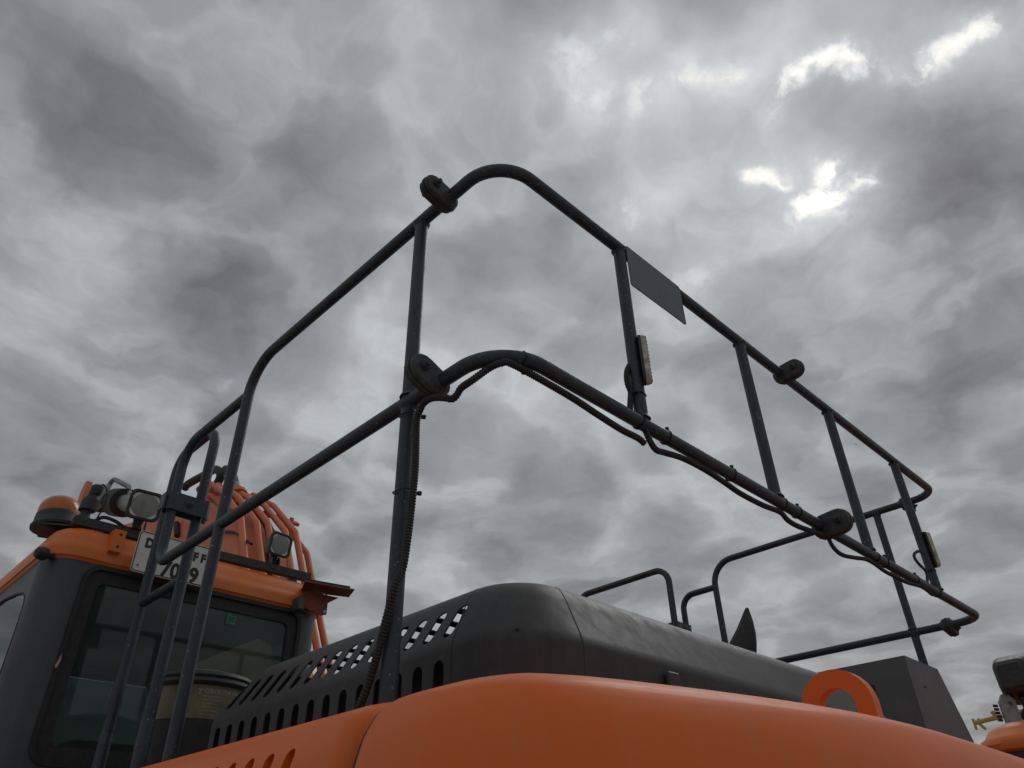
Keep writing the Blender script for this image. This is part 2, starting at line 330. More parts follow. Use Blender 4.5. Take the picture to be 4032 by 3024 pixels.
def cut(o, cutter_bm, thick=None, smooth=35, weighted=True):
    """give the shell a thickness, cut the openings, keep the result as plain mesh"""
    bmesh.ops.recalc_face_normals(cutter_bm, faces=cutter_bm.faces)
    cm = bpy.data.meshes.new('cutter'); cutter_bm.to_mesh(cm); cutter_bm.free(); c = bpy.data.objects.new('cutter', cm); COL.objects.link(c)
    par, loc = o.parent, o.location.copy(); o.parent = None; o.location = (0, 0, 0)
    if thick:
        s = o.modifiers.new('s', 'SOLIDIFY'); s.thickness = thick; s.offset = -1
    b = o.modifiers.new('b', 'BOOLEAN'); b.operation = 'DIFFERENCE'; b.solver = 'EXACT'; b.object = c
    bpy.context.view_layer.update()
    me = bpy.data.meshes.new_from_object(o.evaluated_get(bpy.context.evaluated_depsgraph_get()))
    o.modifiers.clear(); o.data = me; bpy.data.objects.remove(c)
    me.polygons.foreach_set('use_smooth', [True] * len(me.polygons)); me.set_sharp_from_angle(angle=math.radians(smooth))
    if weighted:
        w = o.modifiers.new('w', 'WEIGHTED_NORMAL'); w.keep_sharp = True; w.weight = 100
    o.parent = par; o.location = loc
def text_mesh(body, size, extrude=0.0008, bold=0.0):
    cu = bpy.data.curves.new('t', 'FONT'); cu.body = body; cu.size = size; cu.extrude = extrude; cu.offset = bold; cu.resolution_u = 3; cu.align_x = 'LEFT'
    o = bpy.data.objects.new('t', cu); COL.objects.link(o); bpy.context.view_layer.update()
    me = bpy.data.meshes.new_from_object(o.evaluated_get(bpy.context.evaluated_depsgraph_get())); bpy.data.objects.remove(o); return me
def lettering(name, body, size, o, x, y, mat, parent, bold=0.0, sx=1.0, extrude=0.0008):
    me = text_mesh(body, size, extrude, bold); x, y = V(x).normalized(), V(y).normalized(); z = x.cross(y)
    for v in me.vertices: v.co = V(o) + x * v.co.x * sx + y * v.co.y + z * v.co.z
    return link(name, me, mat, parent, None, 0)

# ------------------------------------------------------------------ ground
bm = bmesh.new(); bmesh.ops.create_circle(bm, cap_ends=True, segments=64, radius=2500)
ground = fin(bm, 'ground', 'sand', None, None, 0); ground['kind'] = 'structure'

# ================================================================== THE EXCAVATOR
ex = thing('excavator', 'orange excavator in front, with grey engine hood, black handrails and plate 7069 on its roof', 'excavator', (2.35, 3.0, 0))

# ---- counterweight: rounded plan, filleted upper edge
half = [(.745, 1.03), (.745, .95), (.748, .88), (.757, .835), (.775, .797), (.805, .765), (.86, .735), (.92, .713), (1.0, .690), (1.155, .650), (1.376, .606), (1.616, .581), (1.977, .569), (2.35, .565)]
line = [V((a, b, 0)) for a, b in half]; line = line + [V((4.70 - p.x, p.y, 0)) for p in line[-2::-1]]
line = spline(line, 4)
PROF = [(-.16, 1.973), (-.10, 1.972), (-.055, 1.967), (-.014, 1.957), (.003, 1.950), (.019, 1.941), (.030, 1.931), (.038, 1.919), (.046, 1.906), (.053, 1.891), (.059, 1.872), (.064, 1.851), (.068, 1.82), (.070, 1.78), (.071, 1.40), (.071, 1.1), (.04, .95), (-.02, .9)]
bm = bmesh.new(); cols = []
for i, p in enumerate(line):
    t = (line[min(i + 1, len(line) - 1)] - line[max(i - 1, 0)]).normalized(); out = V((t.y, -t.x, 0))
    if out.dot(p - V((2.35, 1.8, 0))) < 0: out = -out
    dend = min(abs(p.y - 1.03), 1) if abs(p.x - 2.35) > 1.5 else 1
    pull = 0.005 * max(0, 1 - dend / 0.03) ** 2
    ri = 0
    kz = 1 + min(1.5, max(0.0, p.x - 1.75) * 1.15)
    cols.append([bm.verts.new((p.x + out.x * (o - pull - (0.02 * ri if z > 1.7 else 0.02 * ri)), p.y + out.y * (o - pull - 0.02 * ri), (1.973 - (1.973 - z) * kz if z > 1.7 else z - .02 * (kz - 1)) - pull * 0.6)) for o, z in PROF])
for a, b in zip(cols, cols[1:]):
    for k in range(len(PROF) - 1): bm.faces.new((a[k], a[k + 1], b[k + 1], b[k]))
bm.faces.new([c[0] for c in cols]); bm.faces.new([c[-1] for c in cols][::-1]); bm.faces.new(cols[0] + cols[-1][::-1])
cw = fin(bm, 'counterweight', 'orange', ex, None, 40)
# lifting eye standing on it
bm = bmesh.new(); n = 26; RO, RI = 0.075, 0.039
C0 = V((1.60, .682, 1.986))
ring = []
for s in (-.014, .014):
    o_, i_ = [], []
    for k in range(n + 1):
        a = math.pi * k / n
        o_.append(bm.verts.new(C0 + X * s + Y * (RO * math.cos(a)) + Z * (RO * math.sin(a)))); i_.append(bm.verts.new(C0 + X * s + Y * (RI * math.cos(a)) + Z * (RI * math.sin(a))))
    o_ = [bm.verts.new(C0 + X * s + Y * RO - Z * .05)] + o_ + [bm.verts.new(C0 + X * s - Y * RO - Z * .05)]
    i_ = [bm.verts.new(C0 + X * s + Y * RI - Z * .05)] + i_ + [bm.verts.new(C0 + X * s - Y * RI - Z * .05)]
    ring.append((o_, i_))
(oA, iA), (oB, iB) = ring
for k in range(len(oA) - 1):
    bm.faces.new((oA[k], oA[k + 1], iA[k + 1], iA[k])); bm.faces.new((oB[k], iB[k], iB[k + 1], oB[k + 1]))
    bm.faces.new((oA[k], oB[k], oB[k + 1], oA[k + 1])); bm.faces.new((iA[k], iA[k + 1], iB[k + 1], iB[k]))
fin(bm, 'lifting_eye', 'orange', cw, None, 30)

# ---- left side panel with its slots, right side panel mirrored
def side_panel(sgn):
    fx = lambda x: x if sgn > 0 else 4.70 - x
    bm = bmesh.new(); cols = []
    ys = [1.050, 1.052, 1.056, 1.062, 1.070, 1.080, 1.092, 1.110, 1.5, 2.0, 2.42]
    for y in ys:
        s = 0.085 * max(0, 1 - (y - 1.050) / 0.058) ** 2.2
        cols.append([bm.verts.new((fx(.745 - (o - s)), y, z - s * .5)) for o, z in PROF[:-2]])
    for a, b in zip(cols, cols[1:]):
        for k in range(len(PROF) - 3): bm.faces.new((a[k], a[k + 1], b[k + 1], b[k]))
    p = fin(bm, 'side_panel', 'orange', ex, None, 40)
    cb = bmesh.new()
    for k in range(15):
        yc = 1.231 + 0.0682 * k
        poly = [(-.015, -.15)] + [(.015 * math.cos(a) * -1, -.012 + .015 * math.sin(a)) for a in [math.pi * j / 8 for j in range(9)]] + [(.015, -.15)]
        poly = [(a, b) for a, b in poly]
        add_prism(cb, poly, (fx(.70), yc, 1.897), Y, Z, X, -.09, .045)
    cut(p, cb, None)
    return p
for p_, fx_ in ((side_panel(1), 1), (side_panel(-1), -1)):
    tube('groove_shade_strip', [((.745 - (o - .0165)) if fx_ > 0 else (3.955 + (o - .0165)), 1.0405, z - .008) for o, z in PROF[:14]] + [((.745 - .056) if fx_ > 0 else (3.955 + .056), 1.0405, 1.5)], .0085, 'rubber', p_, 8)  # dark strip added in the seam to draw the shade of the groove
# deck and the dark engine bay under the hood
bm = bmesh.new()
add_box(bm, (.80, 1.04, 1.3), (3.90, 2.40, 1.80)); add_box(bm, (1.06, 1.06, 1.80), (2.80, 2.24, 2.13)); add_box(bm, (.80, 2.42, 1.3), (3.90, 3.25, 1.90)); add_box(bm, (2.05, 3.25, 1.3), (3.90, 5.2, 1.75))
fin(bm, 'engine_bay', 'bay', ex, None, 20)
box('deck_plate', (.86, 1.06, 1.903), (1.02, 2.41, 1.925), 'hood', ex, .003)

# ---- engine hood
def rr_ring(x0, x1, y0, y1, rb, rf, z, seg=8):
    out = []
    for cx, cy, r, a0 in ((x1 - rf, y1 - rf, rf, 0), (x0 + rf, y1 - rf, rf, 90), (x0 + rb, y0 + rb, rb, 180), (x1 - rb, y0 + rb, rb, 270)):
        for k in range(seg + 1):
            a = math.radians(a0 + 90 * k / seg); out.append(V((cx + r * math.cos(a), cy + r * math.sin(a), z)))
    return out
HP = [(0, 1.90), (0, 2.0), (0, 2.105), (.004, 2.118), (.012, 2.134), (.0705, 2.2225), (.088, 2.245), (.106, 2.262), (.126, 2.274), (.15, 2.282), (.18, 2.286), (.25, 2.288)]
bm = bmesh.new()
rings = [rr_ring(1.0 + i, 2.90 - i, 1.0 + i, 2.285 - i * .75, max(.19 - i * .5, .03), max(.05 - i * .05, .02), z) for i, z in HP]
loft(bm, rings, False); bm.faces.new([v for v in bm.verts][-len(rings[0]):])
hood = fin(bm, 'engine_hood', 'hood', ex, None, 40)
cb = bmesh.new()
for k in range(15):
    yk = 2.200 - 0.0693 * k
    # upper row lies on the sloping band
    e = V((.0585, 0, .0885)).normalized(); nrm = V((-e.z, 0, e.x))
    add_prism(cb, stadium(.0315, .0165), V((1.041, yk, 2.1785)), e, Y, nrm, -.035, .03)
    # lower row runs down the upright face
    pl = [(-.0165, -.16)] + [(-.0165 * math.cos(a), -.0165 + .0165 * math.sin(a)) for a in [math.pi * j / 8 for j in range(9)]] + [(.0165, -.16)]
    add_prism(cb, pl, (1.0, yk, 2.09), Y, Z, X, -.03, .03)
for k in range(10):
    add_prism(cb, stadium(.20, .0325), (1.405, 1.285 + .0985 * k, 2.28), X, Y, Z, -.03, .03)
cut(hood, cb, .0035, 40)
# pressed seams at the two sides of the rounded corner, and a patch plate
def seam(pts, w=.0011): return tube('seam', pts, w, 'hood', hood, 6)
sp = [(i_, z_) for i_, z_ in HP if z_ > 1.95 and z_ < 2.283]
seam([(1.0 + i_ - .0002, 1.0 + i_ + .19 - i_ * .5 + .001, z_) for i_, z_ in sp])
seam([(1.0 + i_ + .19 - i_ * .5 + .001, 1.0 + i_ - .0002, z_) for i_, z_ in sp])
bm = bmesh.new(); add_prism(bm, rrect(.27, .06, .012), (1.63, .999, 2.062), X, Z, -Y, 0, .004, .001); fin(bm, 'patch_plate', 'hood', hood, None, 30)
bm = bmesh.new(); add_prism(bm, rrect(.05, .09, .01), (1.48, .995, 2.05), X, Z, -Y, 0, .012, .004); fin(bm, 'latch', 'hood', hood, None, 30)

# ---- handrails round the deck
X0, Y0, Z1, Z2, X1, TR = .8702, .9, 2.6583, 3.2679, 3.8266, .0176
up = rounded([(X0, 2.172, 1.90), (X0, 2.172, Z2), (X0, Y0, Z2), (X1, Y0, Z2), (X1, 2.185, Z2), (X1, 2.185, 1.90)], [.13, .118, .10, .13], 12)
rail = tube('handrail', up, TR, 'rail', ex)
lo = rounded([(X0, 2.172, 3.140), (X0, 2.655, 3.140), (X0, 2.635, Z1), (X0, Y0, Z1), (X1, Y0, Z1), (X1, 2.42, Z1), (X1, 2.42, 3.13), (X1, 2.185, 3.13)], [.10, .06, .128, .10, .06, .08], 12)
tube('lower_rail', lo, TR, 'rail', rail)
def weld(bm, p, d, r=TR):
    a = V(p) + V(d) * .0125; add_tube(bm, [a, a + V(d) * .006, a + V(d) * .011], [r * 1.34, r * 1.20, r * 1.0], 14)
def post(x, y, z0, z1, joints, r=TR):
    bm = bmesh.new(); add_tube(bm, [(x, y, z0), (x, y, z1)], r, 16)
    for z, s in joints: weld(bm, (x, y, z), (0, 0, s), r)
    return fin(bm, 'post', 'rail', rail, None, 50)
post(X0, 1.2165, 1.90, Z2, [(Z1, 1), (Z1, -1), (Z2, -1)], .0181)
for px in (1.361, 2.027, 2.684, 3.327): post(px, Y0, Z1, Z2, [(Z1, 1), (Z2, -1)])
post(X1, 1.196, 1.90, Z2, [(Z1, 1), (Z1, -1), (Z2, -1)])
def clamp(c, axis, e, s=1.0, nuts=True):
    """two oval flanges bolted together round a tube joint"""
    c = V(c); x, y, z = frame(axis, e); bm = bmesh.new(); l, r = .023 * s, .0345 * s
    for d0, d1, k in ((-.020, -.003, 1.0), (.001, .019, .96)):
        add_prism(bm, stadium(l, r * k), c + x * .026 * s, x, y, z, d0 * s, d1 * s, .004 * s)
    add_prism(bm, stadium(l * 1.02, r * 1.05), c + x * .026 * s, x, y, z, -.004 * s, .002 * s)
    for sg in (-1, 1): add_tube(bm, [c + z * sg * .017 * s, c + z * sg * .030 * s], [TR * 1.42, TR * 1.05], 14)
    o = fin(bm, 'clamp', 'clamp', rail, None, 35)
    b = c + x * .052 * s; bm = bmesh.new()
    add_prism(bm, circle(.0125 * s, 6), b, x, y, z, -.030 * s, -.018 * s, .001); add_prism(bm, circle(.0155 * s, 14), b, x, y, z, -.0205 * s, -.0175 * s)
    add_tube(bm, [b - z * .040 * s, b + z * .036 * s], .0062 * s, 8); add_prism(bm, circle(.0125 * s, 6), b, x, y, z, .018 * s, .029 * s, .001)
    for v in bm.verts: pass
    fin(bm, 'bolt', 'clamp', rail, None, 30)
clamp((X0, 1.112, Z2), Y, -X + Z * .25, 1.0)
clamp((X0, 1.120, Z1), Y, -X + Z * .45, 1.02)
clamp((2.335, Y0, Z2), X, -Y + Z * .10, 1.0)
clamp((2.335, Y0, Z1), X, -Y + Z * .10, 1.12)
clamp((X1, 1.045, Z2), Y, X - Z * .2, .95)
clamp((X1, 1.045, Z1), Y, X - Z * .2, .95)
# sign plate hanging on the upper rail, its frame edge
bm = bmesh.new(); add_prism(bm, rrect(.272, .155, .008, 3), (1.505, .8795, 3.193), X, Z, Y, -.0015, .0015)
fin(bm, 'blank_plate', 'sign', rail, None, 30)

def cable_tie(c, axis, r=.0185, tail=None, rx=1.0):
    x, y, z = frame(axis, tail if tail is not None else None); bm = bmesh.new()
    add_tube(bm, [V(c) + x * (r * rx * math.cos(2 * math.pi * k / 18)) + y * r * math.sin(2 * math.pi * k / 18) + z * .002 * math.sin(k) for k in range(19)], .0018, 6, False)
    h = V(c) + x * (r * rx + .004)
    add_prism(bm, rrect(.010, .009, .002, 2), h, x, y, z, -.004, .004, .001); add_tube(bm, [h, h + x * .006 + z * .003], .0014, 5)
    fin(bm, 'cable_tie', 'rubber', rail, None, 40)
cable_tie((.872, 1.209, 2.615), Z, .0215, (.75, -.65, 0), 1.25)
cable_tie((.871, 1.208, 2.418), Z, .0215, (.75, -.65, 0), 1.25)
cable_tie((X0 + .078, .912, Z1 - .004), (1, -.42, 0), .0195, (0, 0, -1), 1.25)
for tx, tz in ((1.345, -1), (1.46, 1), (1.77, 1), (2.06, 1), (2.15, 1), (2.30, 1), (2.72, -1), (2.80, 1), (3.08, 1), (3.30, -1)):
    cable_tie((tx, Y0, Z1 - .0005), X, .0188, (0, -.3, tz), 1.02)
cable_tie((1.361, Y0, 2.742), Z, .0185, (-1, -.3, 0), 1.1)
cable_tie((3.327, Y0, 2.752), Z, .0185, (-1, -.3, 0), 1.1)

# corrugated conduits that feed the marker lamps
conduit('conduit', [(0.842, 1.267, 1.985), (0.842, 1.244, 2.023), (0.842, 1.217, 2.087), (0.842, 1.203, 2.132), (0.842, 1.178, 2.201)] + [(0.855, 1.172, 2.254), (0.855, 1.156, 2.434), (0.855, 1.161, 2.569), (0.855, 1.152, 2.597), (0.855, 1.136, 2.613), (0.855, 1.106, 2.611), (0.855, 1.064, 2.591)] + [(0.862, 1.048, 2.583), (0.862, 1.032, 2.585), (0.862, 1.016, 2.597), (0.862, 0.980, 2.599)] + [(0.888, 0.957, 2.630), (0.894, 0.925, 2.630), (0.920, 0.911, 2.630)] + [(1.08, .902, 2.620), (1.18, .902, 2.612), (1.27, .902, 2.606), (1.335, .902, 2.608), (1.358, .90, 2.600)], .0088, ex, .0066)
conduit('conduit', [(1.362, .90, 2.66), (1.372, .893, 2.612), (1.405, .90, 2.601), (1.44, .90, 2.606), (1.52, .90, 2.620), (1.62, .90, 2.624), (1.72, .90, 2.618), (1.80, .90, 2.610), (1.92, .90, 2.612), (2.03, .90, 2.622), (2.07, .90, 2.608), (2.13, .90, 2.606), (2.22, .90, 2.616), (2.31, .90, 2.626)], .0085, ex, .0072)
conduit('conduit', [(2.326, 0.893, 2.622), (2.342, 0.893, 2.597), (2.374, 0.893, 2.584), (2.422, 0.893, 2.584), (2.508, 0.893, 2.599), (2.599, 0.893, 2.617), (2.668, 0.893, 2.620), (2.757, 0.893, 2.612), (2.857, 0.893, 2.614), (2.953, 0.893, 2.617), (3.116, 0.893, 2.636), (3.213, 0.893, 2.627)], .0075, ex, .0072, 8)
conduit('lamp_cable', [(3.290, 0.900, 2.828), (3.236, 0.900, 2.814), (3.184, 0.900, 2.790), (3.170, 0.900, 2.769), (3.199, 0.900, 2.751), (3.252, 0.900, 2.738), (3.253, 0.900, 2.716), (3.222, 0.900, 2.677)], .0062, ex, .0066, 8)
conduit('lamp_cable', [(1.356, 0.910, 2.844), (1.341, 0.910, 2.821), (1.333, 0.910, 2.796), (1.334, 0.910, 2.769), (1.342, 0.910, 2.752), (1.338, 0.910, 2.730), (1.332, 0.910, 2.706), (1.329, 0.910, 2.690)], .0085, ex, .0066, 8)

def marker_lamp(c, n, h=.158, w=.036, d=.018):
    c = V(c); x, y, z = frame(n, Z); bm = bmesh.new()
    add_prism(bm, stadium((h - w) / 2, w / 2, 7), c, x, y, z, -.004, .003); base = fin(bm, 'marker_lamp', 'black', ex, None, 30)
    bm = bmesh.new(); P0 = stadium((h - w) / 2, w / 2 * .96, 7); P1 = stadium((h - w) / 2, w / 2 * .80, 7); R = []
    for P, dd in ((P0, .003), (P0, d * .55), (P1, d)): R.append([c + x * a + y * b + z * dd for a, b in P])
    loft(bm, R); fin(bm, 'lens', 'marker', base, None, 30)
    bm = bmesh.new()
    for k in range(11):
        q = c + x * (-h * .36 + k * h * .072) + z * (d + .0005); add_tube(bm, [q - y * w * .34 + x * .006, q, q + y * w * .34 - x * .006], .0016, 5)
    fin(bm, 'lens_rib', 'marker', base, None, 40)
    lathe('screw', [(.0045, 0), (.0045, .003), (.002, .0035)], c - x * h * .43 + z * (d - .001), z, 'steel', base, 10)
marker_lamp((1.3660, .878, 2.848), (.62, -.78, 0))
marker_lamp((3.3325, .879, 2.842), (.62, -.78, 0))

# ---- ladder rails: inverted U with a rung, strapped to the end loop of the handrail
def ladder_rail(xx, y0, y1, zt, zr, zc, loop_x, loop_y, zs):
    r = .0192
    o = tube('ladder_rail', rounded([(xx, y0, 1.90), (xx, y0, zt), (xx, y1, zt), (xx, y1, 1.90)], .09, 10), r, 'rail', ex)
    tube('rung', [(xx, y0, zr), (xx, y1, zr)], r * .9, 'rail', o)
    for y in (y0, y1):
        bm = bmesh.new(); add_tube(bm, [(xx, y, 1.9), (xx, y, zc - .006), (xx, y, zc)], [r * 1.13, r * 1.13, r * 1.03], 16)
        fin(bm, 'collar', 'rail', o, None, 40)
    a, b = min(xx, loop_x) - .030, max(xx, loop_x) + .030; bm = bmesh.new(); yf = loop_y - .021; yb = loop_y + .024
    C = [(a, yf + .012), (a + .012, yf - .002), ((a + b) / 2 - .02, yf + .001), ((a + b) / 2 + .02, yf + .001), (b - .014, yf - .002), (b, yf + .014), (b, yf + .026)]
    inner = [(x, y + .006) for x, y in C]
    add_prism(bm, C + inner[::-1], (0, 0, zs), X, Y, Z, -.034, .034)
    add_box(bm, (a + .004, yb, zs - .036), (b + .004, yb + .006, zs + .034), .001); add_box(bm, (a - .010, yf + .008, zs - .036), (a - .003, yb + .006, zs + .028), .001)
    fin(bm, 'strap', 'rail', o, None, 25)
    bm = bmesh.new(); add_prism(bm, circle(.012, 6), ((a + b) / 2, yf, zs + .002), X, Z, -Y, 0, .009, .002); add_prism(bm, circle(.016, 16), ((a + b) / 2, yf, zs + .002), X, Z, -Y, -.001, .002)
    add_tube(bm, [((a + b) / 2, yf - .012, zs + .002), ((a + b) / 2, yb + .015, zs + .002)], .006, 8); fin(bm, 'strap_bolt', 'clamp', o, None, 30)
    return o
ladder_rail(.9735, 2.664, 3.020, 3.272, 2.635, 2.175, X0, 2.640, 2.895)
ladder_rail(X1 - .100, 2.430, 3.150, 3.291, 2.60, 2.175, X1, 2.420, 2.925)

# ---- grey box on the right of the hood
bm = bmesh.new(); add_prism(bm, [(3.30, 1.80), (3.86, 1.80), (3.86, 2.11), (3.775, 2.250), (3.655, 2.449), (3.30, 2.449)], (0, 1.095, 0), X, Z, Y, 0, .62)
gb = fin(bm, 'exhaust_box', 'box', ex, None, 20)
bm = bmesh.new()
add_box(bm, (3.292, 1.245, 2.275), (3.300, 1.315, 2.36), .001); fin(bm, 'side_grille', 'rubber', gb)
for bx in (3.36, 3.45, 3.53):
    bm = bmesh.new(); add_box(bm, (bx, 1.088, 2.105), (bx + .055, 1.095, 2.165), .001); gp = fin(bm, 'rear_grille', 'rubber', gb)
bm = bmesh.new()
for dx in (0, .012): add_tube(bm, [(3.42 + dx, 1.092, 2.345), (3.42 + dx, 1.097, 2.345)], .003, 8)
fin(bm, 'rivet', 'ink', gb)
# ---- mirror beyond the hood
mp_ = [(2.06, 2.700), (2.023, 2.745), (1.969, 2.803), (1.921, 2.865), (1.900, 2.893), (1.888, 2.893), (1.879, 2.843), (1.877, 2.772), (1.884, 2.715), (1.897, 2.660), (1.93, 2.60), (2.0, 2.60)]
bm = bmesh.new(); cy_, cz_ = 1.945, 2.72
loft(bm, [[V((3.60 + dx, cy_ + (a - cy_) * k, cz_ + (b - cz_) * k)) for a, b in mp_] for dx, k in ((-.03, .55), (-.018, .90), (-.004, 1.0), (.004, 1.0), (.028, .86), (.045, .5))])
mir = fin(bm, 'mirror', 'black', ex, None, 50)
tube('mirror_stem', [(3.6, 1.90, 1.8), (3.6, 1.90, 2.66)], .012, 'black', mir, 10)

# ---- air precleaner between hood and cab
pc = lathe('air_precleaner', [(.10, 1.88), (.10, 2.06), (.155, 2.09), (.160, 2.10), (.160, 2.185), (.166, 2.19), (.166, 2.30), (.15, 2.30)], (1.185, 2.80, 0), Z, 'tan', ex, 40)
lathe('rim', [(.150, 2.297), (.176, 2.299), (.183, 2.308), (.180, 2.318), (.172, 2.322), (.178, 2.330), (.172, 2.342), (.10, 2.362), (.01, 2.368)], (1.185, 2.80, 0), Z, 'black', pc, 40)
lathe('dark_base', [(.11, 1.86), (.1615, 1.90), (.1665, 2.08), (.1665, 2.187), (.15, 2.19)], (1.185, 2.80, 0), Z, 'rubber', pc, 40)
def wrapped(name, body, size, ang, z, r, parent):
    me = text_mesh(body, size, .0003)
    for v in me.vertices:
        a = math.radians(ang) + v.co.x / r; rr = r + .0006 + v.co.z
        v.co = V((1.185 + rr * math.cos(a), 2.80 + rr * math.sin(a), z + v.co.y))
    link(name, me, 'white', parent, None, 0)
wrapped('label_print', 'COLLECTOR PRE', .0165, 250, 2.272, .166, pc)
for k, s in enumerate(('--- ---- -----', '---- -- ----- --', '-- ----- ---- -', '----- --- ----', '--- -- -----', '---- -- ---')):
    wrapped('label_print', s, .0125, 250, 2.258 - .0115 * k, .166, pc)
wrapped('label_print', 'T', .024, 243, 2.266, .166, pc)

# ---- cab
cab_rings = [rr_ring(.665, 1.935, 3.30, 4.95, .11, .08, z, 8) for z in (1.25, 2.2, 2.845)]
bm = bmesh.new(); loft(bm, cab_rings, False)
cab = fin(bm, 'cab', 'cab', ex, None, 40)
cb = bmesh.new()
RW = (.826, 1.800, 2.108, 2.822)
add_prism(cb, rrect(RW[1] - RW[0], RW[3] - RW[2], .055, 6), ((RW[0] + RW[1]) / 2, 3.30, (RW[2] + RW[3]) / 2), X, Z, Y, -.03, .12)
sw = [(3.345, 1.75), (3.345, 2.55), (3.36, 2.63), (3.375, 2.675), (3.40, 2.712), (3.44, 2.735), (3.56, 2.762), (3.80, 2.785), (4.3, 2.79), (4.75, 2.78), (4.80, 2.7), (4.80, 1.75)]
sw = [(3.425, 1.75), (3.405, 2.3), (3.412, 2.60), (3.425, 2.665), (3.455, 2.705), (3.52, 2.735), (3.65, 2.76), (3.85, 2.785), (4.3, 2.79), (4.75, 2.78), (4.80, 2.7), (4.80, 1.75)]
add_prism(cb, sw, (.665, 0, 0), Y, Z, X, -.05, .13); add_prism(cb, sw, (1.935, 0, 0), Y, Z, X, -.13, .05)
add_prism(cb, rrect(1.05, 1.0, .06), (1.30, 4.95, 2.25), X, Z, Y, -.12, .05)
cut(cab, cb, .045, 40)
# rear window: raised rubber seal, dark border, pane
def frame_ring(name, w0, h0, w1, h1, r0, r1, c, x, y, z, d0, d1, mat, parent):
    A = rrect(w0, h0, r0, 6); B = rrect(w1, h1, r1, 6); bm = bmesh.new(); c = V(c)
    L = [[bm.verts.new(c + x * a + y * b + z * d) for a, b in P] for P, d in ((A, d0), (A, d1), (B, d1), (B, d0))]; n = len(A)
    for i in range(4):
        P, Q = L[i], L[(i + 1) % 4]
        for k in range(n): bm.faces.new((P[k], P[(k + 1) % n], Q[(k + 1) % n], Q[k]))
    return fin(bm, name, mat, parent, None, 30)
wc = ((RW[0] + RW[1]) / 2, 3.30, (RW[2] + RW[3]) / 2); ww, wh = RW[1] - RW[0], RW[3] - RW[2]
frame_ring('window_seal', ww + .030, wh + .030, ww - .004, wh - .004, .066, .053, wc, X, Z, -Y, -.01, .009, 'rubber', cab)
wb = frame_ring('window_border', ww - .004, wh - .004, ww - .10, wh - .105, .05, .03, (wc[0], 3.306, wc[2]), X, Z, -Y, -.003, .003, 'rubber', cab)
bm = bmesh.new(); add_prism(bm, rrect(ww - .006, wh - .006, .05, 5), (wc[0], 3.311, wc[2]), X, Z, Y, 0, .005); fin(bm, 'rear_window_pane', 'glass', cab, None, 30)
for xx in (.672, 1.923):
    bm = bmesh.new(); add_prism(bm, sw, (xx, 0, 0), Y, Z, X, 0, .005); fin(bm, 'side_window_pane', 'glass', cab, None, 30)
    tube('side_window_seal', [(xx + (-.005 if xx < 1 else .008), a, b) for a, b in sw[:-1]], .0045, 'rubber', cab, 6)
bm = bmesh.new(); add_prism(bm, rrect(1.045, .995, .06), (1.30, 4.945, 2.25), X, Z, -Y, 0, .005); fin(bm, 'front_window_pane', 'dark_glass', cab, None, 30)
# roof
RP = [(-.03, 2.800), (.004, 2.806), (.012, 2.822), (.016, 2.852), (.016, 2.885), (.013, 2.906), (.006, 2.914), (.000, 2.930), (-.008, 2.953), (-.022, 2.975), (-.045, 2.992), (-.085, 3.003), (-.16, 3.008), (-.4, 3.010)]
bm = bmesh.new(); loft(bm, [rr_ring(.665 - i, 1.935 + i, 3.30 - i, 4.95 + i, max(.12 + i * .6, .03), max(.12 + i * .6, .03), z + (.034 if z < 2.83 else 0) , 8) for i, z in RP], True)
roof = fin(bm, 'cab_roof', 'roof', ex, None, 45)
# interior: liner, seat, trim panel, pale box, floor
bm = bmesh.new(); add_box(bm, (.72, 3.36, 2.795), (1.88, 4.9, 2.832)); fin(bm, 'headliner', 'liner', cab, None, 20)
box('cab_floor', (.70, 3.34, 1.30), (1.90, 4.90, 1.34), 'rubber', cab)
bm = bmesh.new(); add_prism(bm, rrect(.50, .62, .10), (1.28, 3.88, 1.96), X, Z, Y, -.06, .06, .03); add_prism(bm, rrect(.5, .5, .1), (1.28, 4.12, 1.74), X, Y, Z, -.07, .07, .03)
fin(bm, 'seat', 'rubber', cab, None, 40)
tp = [(1.327, 3.400, 2.506), (1.469, 3.400, 2.596), (1.660, 3.400, 2.705), (1.729, 3.400, 2.682), (1.769, 3.400, 2.595), (1.782, 3.400, 2.523), (1.338, 3.400, 2.461)]
bm = bmesh.new(); add_prism(bm, [(p[0], p[2]) for p in tp], (0, 3.40, 0), X, Z, Y, 0, .03); fin(bm, 'tan_panel', 'brown', cab, None, 20)  # stand-in for a brown shape showing in the rear window
bm = bmesh.new(); add_box(bm, (.735, 3.50, 2.24), (.90, 3.62, 2.41), .01); fin(bm, 'pale_box', 'pale', cab, None, 20)  # invented pale box, stands in for a bright patch seen through the cab
bm = bmesh.new(); add_prism(bm, rrect(.05, .05, .004), (1.47, 3.3105, 2.735), X, Z, -Y, 0, .0008); st = fin(bm, 'sticker', 'green', cab, None, 20)
frame_ring('sticker', .038, .036, .031, .029, .003, .002, (1.47, 3.3095, 2.735), X, Z, -Y, 0, .0004, 'sticker_line', cab)
bm = bmesh.new(); add_prism(bm, [(0, 0), (.006, .004), (.012, .03), (.008, .055), (.003, .03), (-.003, .012)], (.812, 3.288, 2.42), X, Z, -Y, 0, .0015); fin(bm, 'paint_chip', 'brown', cab, None, 20)

